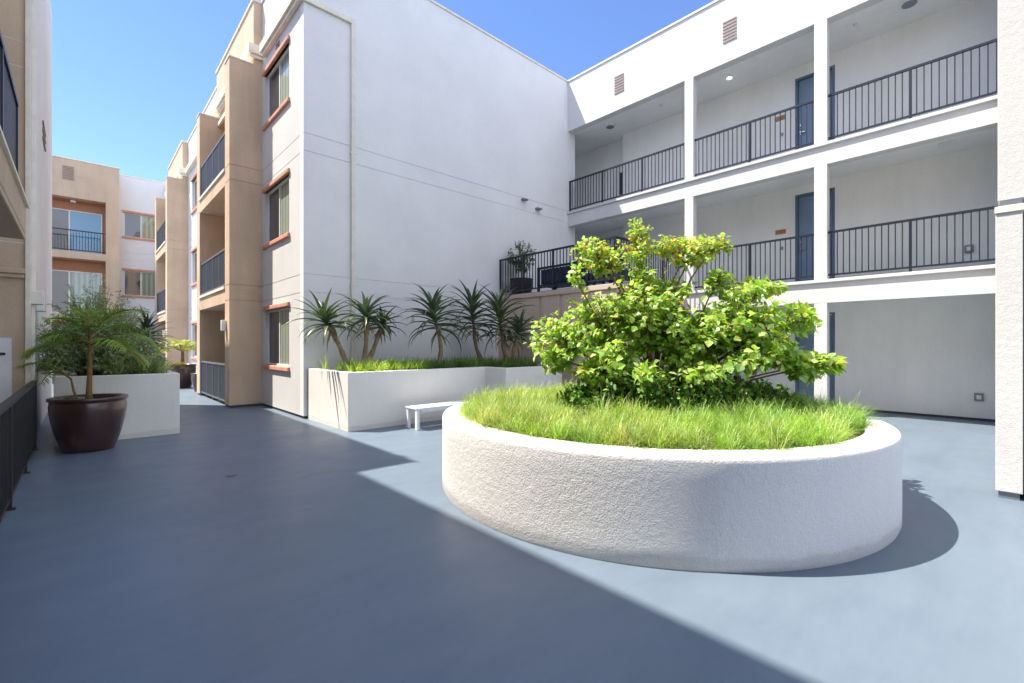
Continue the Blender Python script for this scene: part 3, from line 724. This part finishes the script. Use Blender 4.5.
for _i in range(-18, 19):
    for _j in range(-18, 19):
        _x = (_i+(_j % 2)*0.5)*_g+random.uniform(-.04, .04); _y = _j*_g*0.87+random.uniform(-.04, .04)
        if _x*_x+_y*_y < (CR-0.25)**2: TUFTS.append((CX+_x, CY+_y))
random.shuffle(TUFTS)
def disk(): return TUFTS.pop()
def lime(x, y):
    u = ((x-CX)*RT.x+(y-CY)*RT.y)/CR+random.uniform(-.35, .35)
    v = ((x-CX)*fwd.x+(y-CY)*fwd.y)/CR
    if u > 0.05 and v > -0.05: return GREEN_SHADED
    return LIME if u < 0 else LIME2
GREEN_SHADED = [(0.10, 0.22, 0.035), (0.15, 0.28, 0.05), (0.08, 0.17, 0.03)]  # deeper green blades, with some tree shade painted into the colour
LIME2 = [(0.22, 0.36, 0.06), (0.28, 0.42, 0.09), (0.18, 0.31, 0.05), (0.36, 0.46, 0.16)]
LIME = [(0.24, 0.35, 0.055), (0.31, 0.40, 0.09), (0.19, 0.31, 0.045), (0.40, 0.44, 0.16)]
def zr(x, y): return 0.785-0.03*((x-CX)**2+(y-CY)**2)/R2**2
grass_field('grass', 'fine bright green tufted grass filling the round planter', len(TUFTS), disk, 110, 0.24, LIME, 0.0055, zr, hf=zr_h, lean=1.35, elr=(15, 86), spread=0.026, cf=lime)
def lpick():
    if random.random() < 0.72: return random.uniform(3.75, 8.4), random.uniform(8.40, 9.9)
    return random.uniform(3.72, 8.4), random.uniform(8.33, 8.6)
def lp2():
    while True:
        x, y = lpick()
        if x > 6.95 and random.random() < 0.4: y = random.uniform(7.65, 8.6)
        return x, y
grass_field('grass', 'strappy green grass along the long planter under the aloe trees', 460, lp2, 22, 0.33, [], 0.014, lambda x, y: 0.97, cf=lambda x, y: [(0.30, 0.42, 0.05), (0.36, 0.46, 0.08)] if x < 4.9+random.uniform(-.5, .5) else [(0.10, 0.20, 0.035), (0.17, 0.28, 0.05), (0.07, 0.14, 0.03)])  # sunlit left end and wall shade beyond are put into the blade colours
grass_field('grass', 'long grey green grass blades in the box planter at the alley corner', 75, lambda: (random.uniform(0.25, 1.15), random.uniform(10.25, 12.6)), 42, 0.42, [(0.20, 0.27, 0.12), (0.28, 0.33, 0.17), (0.14, 0.20, 0.08)], 0.018, lambda x, y: 0.97, lean=0.75)

LEAF = [(-0.0, 0.0), (0.20, 0.34), (0.46, 0.52), (0.60, 0.36), (0.78, 0.26), (1.0, 0.0)]
def leaf(mb, p, d, n, L, W, col, cup=0.18):
    """broad leaf: two halves folded on the midrib, shallow lobes, drooping tip"""
    d = d.normalized(); s = d.cross(n)
    if s.length < 1e-3: s = Vector((1, 0, 0))
    s.normalize(); n = s.cross(d).normalized()
    mid = []; lf = []; rt = []
    for (t, wd) in LEAF:
        c = p+d*(L*t)-n*(L*0.22*t*t); mid.append(c)
        lf.append(c+s*(wd*W*0.95)+n*(wd*W*cup)); rt.append(c-s*(wd*W*0.95)+n*(wd*W*cup))
    b = len(mb.v); mb.v += [tuple(v) for v in mid+lf[1:5]+rt[1:5]]; mb.c += [col]*14
    M_ = lambda i: b+i; Lf = lambda i: b+6+i-1; Rt = lambda i: b+10+i-1
    mb.f += [(M_(0), M_(1), Lf(1)), (M_(0), Rt(1), M_(1))]
    for i in (1, 2, 3): mb.f += [(M_(i), M_(i+1), Lf(i+1), Lf(i)), (M_(i), Rt(i), Rt(i+1), M_(i+1))]
    mb.f += [(M_(4), M_(5), Lf(4)), (M_(4), Rt(4), M_(5))]
def rdir():
    while True:
        v = Vector((random.uniform(-1, 1), random.uniform(-1, 1), random.uniform(-1, 1)))
        if 0.05 < v.length < 1: return v.normalized()

# --- tree in the round planter
tt = thing('courtyard_tree', 'low spreading tree with lime green leaves growing in the round planter', 'tree', (CX+0.05, CY-0.08, 0.78))
tk = MB(); tk.smooth = True; lf = MB()
base = P(655, 402, 5.55)
base.z = 0.72
#   cx, cy, rx, ry, depth, rdepth, twigs, leaf size
blobs = [(560, 338, 36, 26, 5.4, 0.5, 34, .085), (556, 357, 22, 16, 5.3, 0.35, 12, .085), (600, 320, 40, 36, 5.5, 0.6, 44, .085), (606, 362, 40, 24, 5.2, 0.45, 28, .09),
         (645, 320, 46, 42, 5.6, 0.75, 60, .085), (640, 300, 44, 20, 5.3, 0.5, 26, .08), (690, 335, 46, 36, 5.5, 0.7, 50, .09), (690, 365, 44, 18, 5.3, 0.45, 20, .09), (735, 325, 42, 34, 5.4, 0.6, 44, .09),
         (772, 328, 28, 34, 5.3, 0.45, 22, .095), (770, 350, 34, 20, 5.2, 0.35, 18, .10), (806, 366, 24, 14, 5.0, 0.22, 12, .11), (832, 364, 14, 8, 4.9, 0.12, 5, .11), (800, 320, 22, 16, 5.3, 0.25, 9, .09),
         (640, 275, 26, 24, 5.6, 0.4, 22, .07), (604, 262, 26, 14, 5.5, 0.3, 20, .065), (592, 250, 26, 13, 5.5, 0.3, 16, .065), (638, 232, 13, 15, 5.6, 0.2, 9, .06), (636, 250, 22, 12, 5.6, 0.3, 12, .065), (672, 246, 28, 13, 5.6, 0.3, 18, .065), (700, 246, 26, 13, 5.5, 0.3, 17, .07), (720, 243, 13, 9, 5.5, 0.2, 6, .07), (684, 262, 22, 7, 5.5, 0.2, 6, .075),
         (600, 376, 30, 10, 5.1, 0.4, 16, .085), (648, 374, 30, 12, 5.0, 0.4, 16, .085), (712, 374, 34, 12, 5.1, 0.4, 18, .09), (748, 362, 26, 14, 5.1, 0.35, 14, .09), (575, 276, 8, 10, 5.4, 0.15, 4, .08), (715, 283, 18, 12, 5.4, 0.25, 9, .075), (765, 286, 24, 10, 5.3, 0.25, 9, .08), (742, 292, 26, 14, 5.3, 0.3, 12, .08), (670, 290, 30, 12, 5.5, 0.4, 14, .08)]
blobs = [(a, b, c, d, e, max(f, 0.75) if (a > 690 and c > 25) else f, int(g*1.25) if a > 690 else g, h) for (a, b, c, d, e, f, g, h) in blobs]
GREENS = [(0.36, 0.50, 0.09), (0.42, 0.55, 0.14), (0.26, 0.44, 0.07), (0.46, 0.58, 0.22), (0.21, 0.37, 0.06)]
for i, (cx, cy, rx, ry, dd, rd, nt, ls) in enumerate(blobs):
    top_b = cy < 270; c = P(cx, cy, dd); m = base.lerp(c, 0.5)+Vector((random.uniform(-.08, .08), random.uniform(-.08, .08), 0.10*max(0, (cy-300)/60)))
    if top_b: m = P(648+0.25*(cx-648), 290, 5.55)
    if cy > 300: m = base.lerp(c, 0.45)+Vector((0, 0, 0.18))
    bp = base+Vector((random.uniform(-.05, .05), random.uniform(-.05, .05), 0))
    st = bez(bp, m, c, 10); big = 0.030 if rx*ry > 900 else 0.017
    tk.tube(st, [big*(1-0.75*k/10)+0.002 for k in range(11)], 7)
    for k in range(int(nt*2.0)):
        v = rdir(); rr = random.uniform(0.35, 1.0)**0.6*1.02
        e = P(cx+v.x*rx*rr, cy+v.y*ry*rr, dd+0.1+v.z*rd*1.25*rr)
        s0 = st[random.choice((9, 10) if (top_b or rx*ry < 420) else (7, 8, 9, 10))]
        mid = s0.lerp(e, 0.55)+Vector((0, 0, random.uniform(0.0, 0.07)))
        tw = bez(s0, mid, e, 5)
        tk.tube(tw, [0.006, 0.005, 0.0045, 0.004, 0.003, 0.002], 4, False)
        out = (e-s0).normalized()
        nl = random.randint(9, 14)
        for q in range(nl):
            t = 0.30+0.7*q/(nl-1); pp = tw[min(5, int(t*5))].lerp(tw[min(5, int(t*5)+1)], t*5-int(t*5))
            oc = (pp-P(650, 350, 5.6)); oc.normalize()
            dd_ = (out*0.5+rdir()*0.9+Vector((0, 0, -0.30))).normalized()
            nn = (Vector((0, 0, 0.75))+rdir()*0.65+oc*0.55+SUN_TO*0.2).normalized()
            L = ls*(0.86 if top_b else 0.90)*random.uniform(0.55, 1.2)
            col = vary(random.choice(GREENS), 0.22)
            if cy < 268 and random.random() < 0.22: col = vary(random.choice([(0.60, 0.50, 0.06), (0.58, 0.55, 0.08), (0.50, 0.28, 0.05)]), 0.2)
            elif random.random() < 0.025: col = vary((0.48, 0.34, 0.08), 0.3)
            pet = dd_*0.025
            leaf(lf, pp+pet, dd_, nn, L, L*random.uniform(0.80, 1.0), col)
tk.build('trunk', M['bark'], tt); lf.build('crown', M['leaf'], tt)

# --- dark leafy shrub round the foot of the tree
sh = thing('shrub', 'dark green leafy shrub around the foot of the courtyard tree', 'shrub', (CX, CY, 0.8))
sb = MB(); sm = MB()
for _ in range(720):
    x = random.uniform(566, 800); dd = random.uniform(4.75, 6.3)
    hh = 0.36*(1-abs((x-675)/132)**2.4)*random.uniform(0.3, 1.05)
    q = P(x, HOR, dd); q.z = 0.78
    if (q.x-CX)**2+(q.y-CY)**2 > 2.0**2: continue
    e = q+Vector((random.uniform(-.1, .1), random.uniform(-.1, .1), hh+0.12))
    tw = bez(q, q.lerp(e, 0.6)+Vector((random.uniform(-.04, .04), random.uniform(-.04, .04), 0.03)), e, 4); sm.tube(tw, 0.003, 4, False)
    for k in range(15):
        t = random.uniform(0.2, 1); pp = q.lerp(e, t)
        leaf(sb, pp, (rdir()+Vector((0, 0, .1))).normalized(), (Vector((0, 0, 1))+rdir()*.6).normalized(), random.uniform(.045, .085), random.uniform(.03, .055), vary(random.choice([(0.11, 0.25, 0.04), (0.16, 0.32, 0.06), (0.07, 0.17, 0.03)]), 0.25))
tag(sm.build('stems', M['bark'], sh), kind='stuff'); sb.build('foliage', M['bush'], sh)

# --- glazed pots and palms
def pot(loc, r_top, r_bot, h, label, mat):
    t = thing('plant_pot', label, 'pot', loc, 'glazed pots'); x, y, z = loc; w = MB(); w.smooth = True
    prof = [(r_bot*0.6, 0.0), (r_bot-0.02, 0.0), (r_bot, 0.02)]
    for k in range(1, 12):
        f = k/12; prof.append((r_bot+(r_top*0.975-r_bot)*math.sin(f*math.pi/2)**0.95, 0.02+(h*0.90-0.02)*f))
    prof += [(r_top*0.96, h*0.90), (r_top*0.955, h*0.925), (r_top, h*0.94), (r_top+0.008, h*0.97), (r_top, h-0.003), (r_top-0.02, h), (r_top-0.055, h-0.004), (r_top-0.07, h-0.03), (r_top-0.08, h*0.8)]
    w.lathe((x, y), [(a, z+b) for a, b in prof], 64); w.build('pot_body', mat, t)
    w = MB(); w.cyl((x, y), r_top-0.078, z+h*0.84, z+h*0.86, 32); w.build('soil', M['soil'], t)
    return t
def mat_pot():
    m, n, l, b = nmat('oxblood_glaze'); v = coords(n, l); v2 = coords(n, l, (1, 1, 0.5))
    c = ramp(n, l, noise(n, l, v2, 4.5, 6, 0.65), [(0.25, (0.014, 0.006, 0.007)), (0.55, (0.045, 0.014, 0.011)), (0.78, (0.11, 0.05, 0.035))])
    l.new(c, b.inputs['Base Color']); b.inputs['Coat Weight'].default_value = 0.8; b.inputs['Coat Roughness'].default_value = 0.18
    r = n.new('ShaderNodeMapRange'); r.inputs[3].default_value = 0.2; r.inputs[4].default_value = 0.5; l.new(noise(n, l, v, 8, 5), r.inputs[0]); l.new(r.outputs[0], b.inputs['Roughness'])
    bp = n.new('ShaderNodeBump'); bp.inputs['Strength'].default_value = 0.35; bp.inputs['Distance'].default_value = 0.01; l.new(noise(n, l, v, 9, 4), bp.inputs['Height']); l.new(bp.outputs[0], b.inputs['Normal']); return m
M['glaze'] = mat_pot()
pot((0.10, 9.46, 0), 0.455, 0.30, 0.80, 'large dark oxblood glazed pot in front of the box planter', M['glaze'])
def frond(tb, mb, base, az, el, L, droop, lleaf, col, n=26, wid=0.022):
    pts = []; d = Vector((math.cos(az)*math.cos(el), math.sin(az)*math.cos(el), math.sin(el))); p = Vector(base); seg = 14
    for k in range(seg+1):
        pts.append((p.copy(), d.copy())); p = p+d*(L/seg)
        e2 = max(-1.2, math.asin(max(-1, min(1, d.z)))-droop/seg*(0.5+k/seg)); d = Vector((math.cos(az)*math.cos(e2), math.sin(az)*math.cos(e2), math.sin(e2)))
    tb.tube([q[0] for q in pts], [0.012*(1-0.85*k/seg)+0.001 for k in range(seg+1)], 5, False)
    for k in range(n):
        t = 0.22+0.78*k/n; i = min(seg-1, int(t*seg)); f = t*seg-i; q = pts[i][0].lerp(pts[i+1][0], f); d = pts[i][1]
        side = Vector((-math.sin(az), math.cos(az), 0))
        for s in (-1, 1):
            dr = (side*s*0.9+d*0.75).normalized(); a2 = math.atan2(dr.y, dr.x); e2 = math.asin(dr.z)+random.uniform(-.1, .15)
            LL = lleaf*math.sin(math.pi*(0.18+0.75*t))*random.uniform(0.85, 1.1)
            strap(mb, q, a2, e2, LL, wid, math.radians(random.uniform(35, 75)), vary(col, 0.25), mul(col, 1.3), 4, 0.25, 0)
pm = thing('palm', 'young potted palm with arching fronds in the dark oxblood pot', 'palm', (0.10, 9.46, 0.66))
tb = MB(); tb.smooth = True; fr_ = MB(); stb = MB(); stb.smooth = True
c0 = Vector((0.10, 9.46, 0.64))
tb.tube([c0, c0+Vector((0.0, 0, 0.25)), c0+Vector((0.01, 0.0, 0.6)), c0+Vector((0.01, 0, 1.08))], [0.05, 0.038, 0.028, 0.022], 10)
tb.tube([c0+Vector((-0.10, 0.02, 0)), c0+Vector((-0.17, 0.05, 0.25)), c0+Vector((-0.20, 0.08, 0.44))], [0.02, 0.016, 0.010], 7)
camaz = math.atan2(RT.y, RT.x)
PG = [(0.22, 0.33, 0.05), (0.16, 0.27, 0.05), (0.33, 0.38, 0.11), (0.13, 0.22, 0.05), (0.20, 0.30, 0.06)]
for k in range(12):
    az = k*2.39996+0.4; el = math.radians(10+58*(k/12)+random.uniform(-10, 10))
    LF = random.uniform(0.65, 0.98)*(0.72 if math.cos(az-math.atan2(-fwd.y, -fwd.x)) > 0.5 else 1)
    frond(stb, fr_, c0+Vector((0.01, 0, 0.88+0.22*k/12)), az, el, LF, math.radians(random.uniform(70, 115)), 0.36, random.choice(PG), 24, 0.028)
for (az, el, L) in ((camaz+math.pi, 0.75, 0.9), (camaz+math.pi-0.35, 0.45, 0.85)):
    frond(stb, fr_, c0+Vector((-0.2, 0.08, 0.42)), az, el, L, math.radians(95), 0.26, random.choice(PG), 20)
tb.build('trunk', M['palmbark'], pm); stb.build('frond_stalks', M['palmbark'], pm); fr_.build('fronds', M['palm'], pm)

# fine leaved bush behind it
bs = thing('bush', 'large feathery grey green bush in the box planter behind the palm', 'bush', (0.2, 11.2, 0.97))
bl = MB(); bt = MB(); c0 = Vector((0.25, 11.3, 0.95))
for _ in range(600):
    v = rdir(); v.z = abs(v.z)*1.0+0.12
    e = c0+Vector((v.x*0.98, v.y*1.0, v.z*1.72*random.uniform(0.8, 1.05)))*random.uniform(0.6, 1.0)
    if e.x < -0.5: e.x = -0.5+random.uniform(0, .15)
    b0 = c0+Vector((random.uniform(-.25, .25), random.uniform(-.3, .3), 0)); tw = bez(b0, b0.lerp(e, 0.5)+Vector((0, 0, 0.25)), e+Vector((v.x, v.y, -.3))*0.08, 8)
    bt.tube(tw, [0.008*(1-k/9)+0.001 for k in range(9)], 4, False)
    for q in range(46):
        t = random.uniform(0.35, 1.0)*8; i = min(7, int(t)); pp = tw[i].lerp(tw[i+1], t-i)+rdir()*0.03
        d_ = ((tw[i+1]-tw[i]).normalized()*0.6+rdir()).normalized()
        c = vary(random.choice([(0.21, 0.31, 0.15), (0.29, 0.39, 0.20), (0.14, 0.22, 0.10), (0.36, 0.44, 0.25)]), 0.2)
        s = d_.cross(rdir()).normalized()*0.009; L = random.uniform(0.05, 0.09)
        b = len(bl.v); bl.v += [tuple(pp), tuple(pp+d_*L*0.5+s), tuple(pp+d_*L), tuple(pp+d_*L*0.5-s)]; bl.c += [c]*4; bl.f.append((b, b+1, b+2, b+3))
tag(bt.build('stems', M['bark'], bs), kind='stuff'); bl.build('foliage', M['bush'], bs)
# aloe further back in the box planter
q = Vector((1.0, 12.7, 0.96))
t = thing('aloe_tree', 'dark spiky aloe tree rising behind the feathery bush', 'plant', q)
tb = MB(); cr = MB(); cr.smooth = True; tb.tube([q, q+Vector((0.03, 0, 0.35)), q+Vector((0.05, 0, 0.72))], [0.05, 0.045, 0.035], 9)
for k in range(44):
    f = k/44; az = k*2.39996; strap(cr, q+Vector((0.05, 0, 0.70+f*0.25)), az, math.radians(-15+95*f), 0.55*random.uniform(.85, 1.1), 0.07, math.radians(60*(1-.5*f)), vary((0.04, 0.07, 0.045), .3), None, 7, 0.3)
tb.build('trunk', M['aloebark'], t); cr.build('crown', M['aloe'], t)

# alley pots
pot((2.72, 20.9, 0), 0.50, 0.33, 0.86, 'dark glazed pot with a yellowing palm beyond the first tan tower', M['glaze'])
pot((3.02, 18.75, 0), 0.30, 0.2, 0.62, 'small empty glazed pot just past the first tan tower', M['glaze'])
p2 = thing('palm', 'small yellow green palm in the pot down the alley', 'palm', (2.72, 20.9, 0.72))
tb = MB(); stb = MB(); fr_ = MB(); c0 = Vector((2.78, 20.9, 0.72)); tb.tube([c0, c0+Vector((0, 0, 0.7))], [0.07, 0.045], 8)
for k in range(13):
    frond(stb, fr_, c0+Vector((0, 0, 0.6)), k*2.39996, math.radians(25+50*k/13), 0.85, math.radians(95), 0.32, random.choice([(0.36, 0.36, 0.04), (0.24, 0.32, 0.04)]), 18, 0.03)
tb.build('trunk', M['palmbark'], p2); stb.build('frond_stalks', M['palmbark'], p2); fr_.build('fronds', M['palm'], p2)
fl = MB()
c0 = Vector((2.50, 20.6, 0.74))
for _ in range(220):
    e = c0+Vector((random.uniform(-.28, .28), random.uniform(-.22, .22), random.uniform(0, .2)))
    leaf(fl, e, rdir(), (Vector((0, 0, 1))+rdir()*.5), 0.06, 0.05, vary((0.5, 0.42, 0.04), .2))
tag(fl.build('flowers', M['leaf'], None, loc=c0), 'low yellow flowers in the alley pot at the foot of the palm', 'flowers', kind='stuff')

# potted tree on the terrace
def basket():
    m, n, l, b = nmat('woven_basket'); v = coords(n, l, (1, 1, 1)); w_ = n.new('ShaderNodeTexWave'); w_.inputs['Scale'].default_value = 9; w_.bands_direction = 'Z'; l.new(v, w_.inputs['Vector'])
    l.new(ramp(n, l, w_.outputs['Fac'], [(0.2, (0.02, 0.013, 0.012)), (0.8, (0.06, 0.04, 0.038))]), b.inputs['Base Color']); b.inputs['Roughness'].default_value = 0.6; return m
pot((9.47, 9.78, 3.0), 0.335, 0.27, 0.50, 'dark banded pot on the terrace behind the railing', basket())
sm_ = thing('small_tree', 'small green potted tree on the terrace against the white wall', 'tree', (9.47, 9.78, 3.44))
tb = MB(); fl = MB(); c0 = Vector((9.47, 9.78, 3.42)); tb.tube([c0, c0+Vector((0.02, 0, 0.35)), c0+Vector((0, 0, 0.7))], [0.02, 0.016, 0.012], 7)
for _ in range(80):
    v = rdir(); e = c0+Vector((v.x*0.42, min(v.y*0.42, 0.40), 0.75+v.z*0.48))
    s0 = c0+Vector((0, 0, random.uniform(.3, .75))); tw = bez(s0, s0.lerp(e, .5), e, 4); tb.tube(tw, 0.004, 4, False)
    for q in range(9): leaf(fl, s0.lerp(e, random.uniform(.4, 1))+rdir()*.03, (rdir()+v*.5).normalized(), (Vector((0, 0, 1))+rdir()*.6), random.uniform(.06, .10), random.uniform(.035, .055), vary(random.choice([(0.05, 0.12, 0.03), (0.08, 0.16, 0.04)]), .25))
tb.build('trunk', M['bark'], sm_); fl.build('crown', M['bush'], sm_)
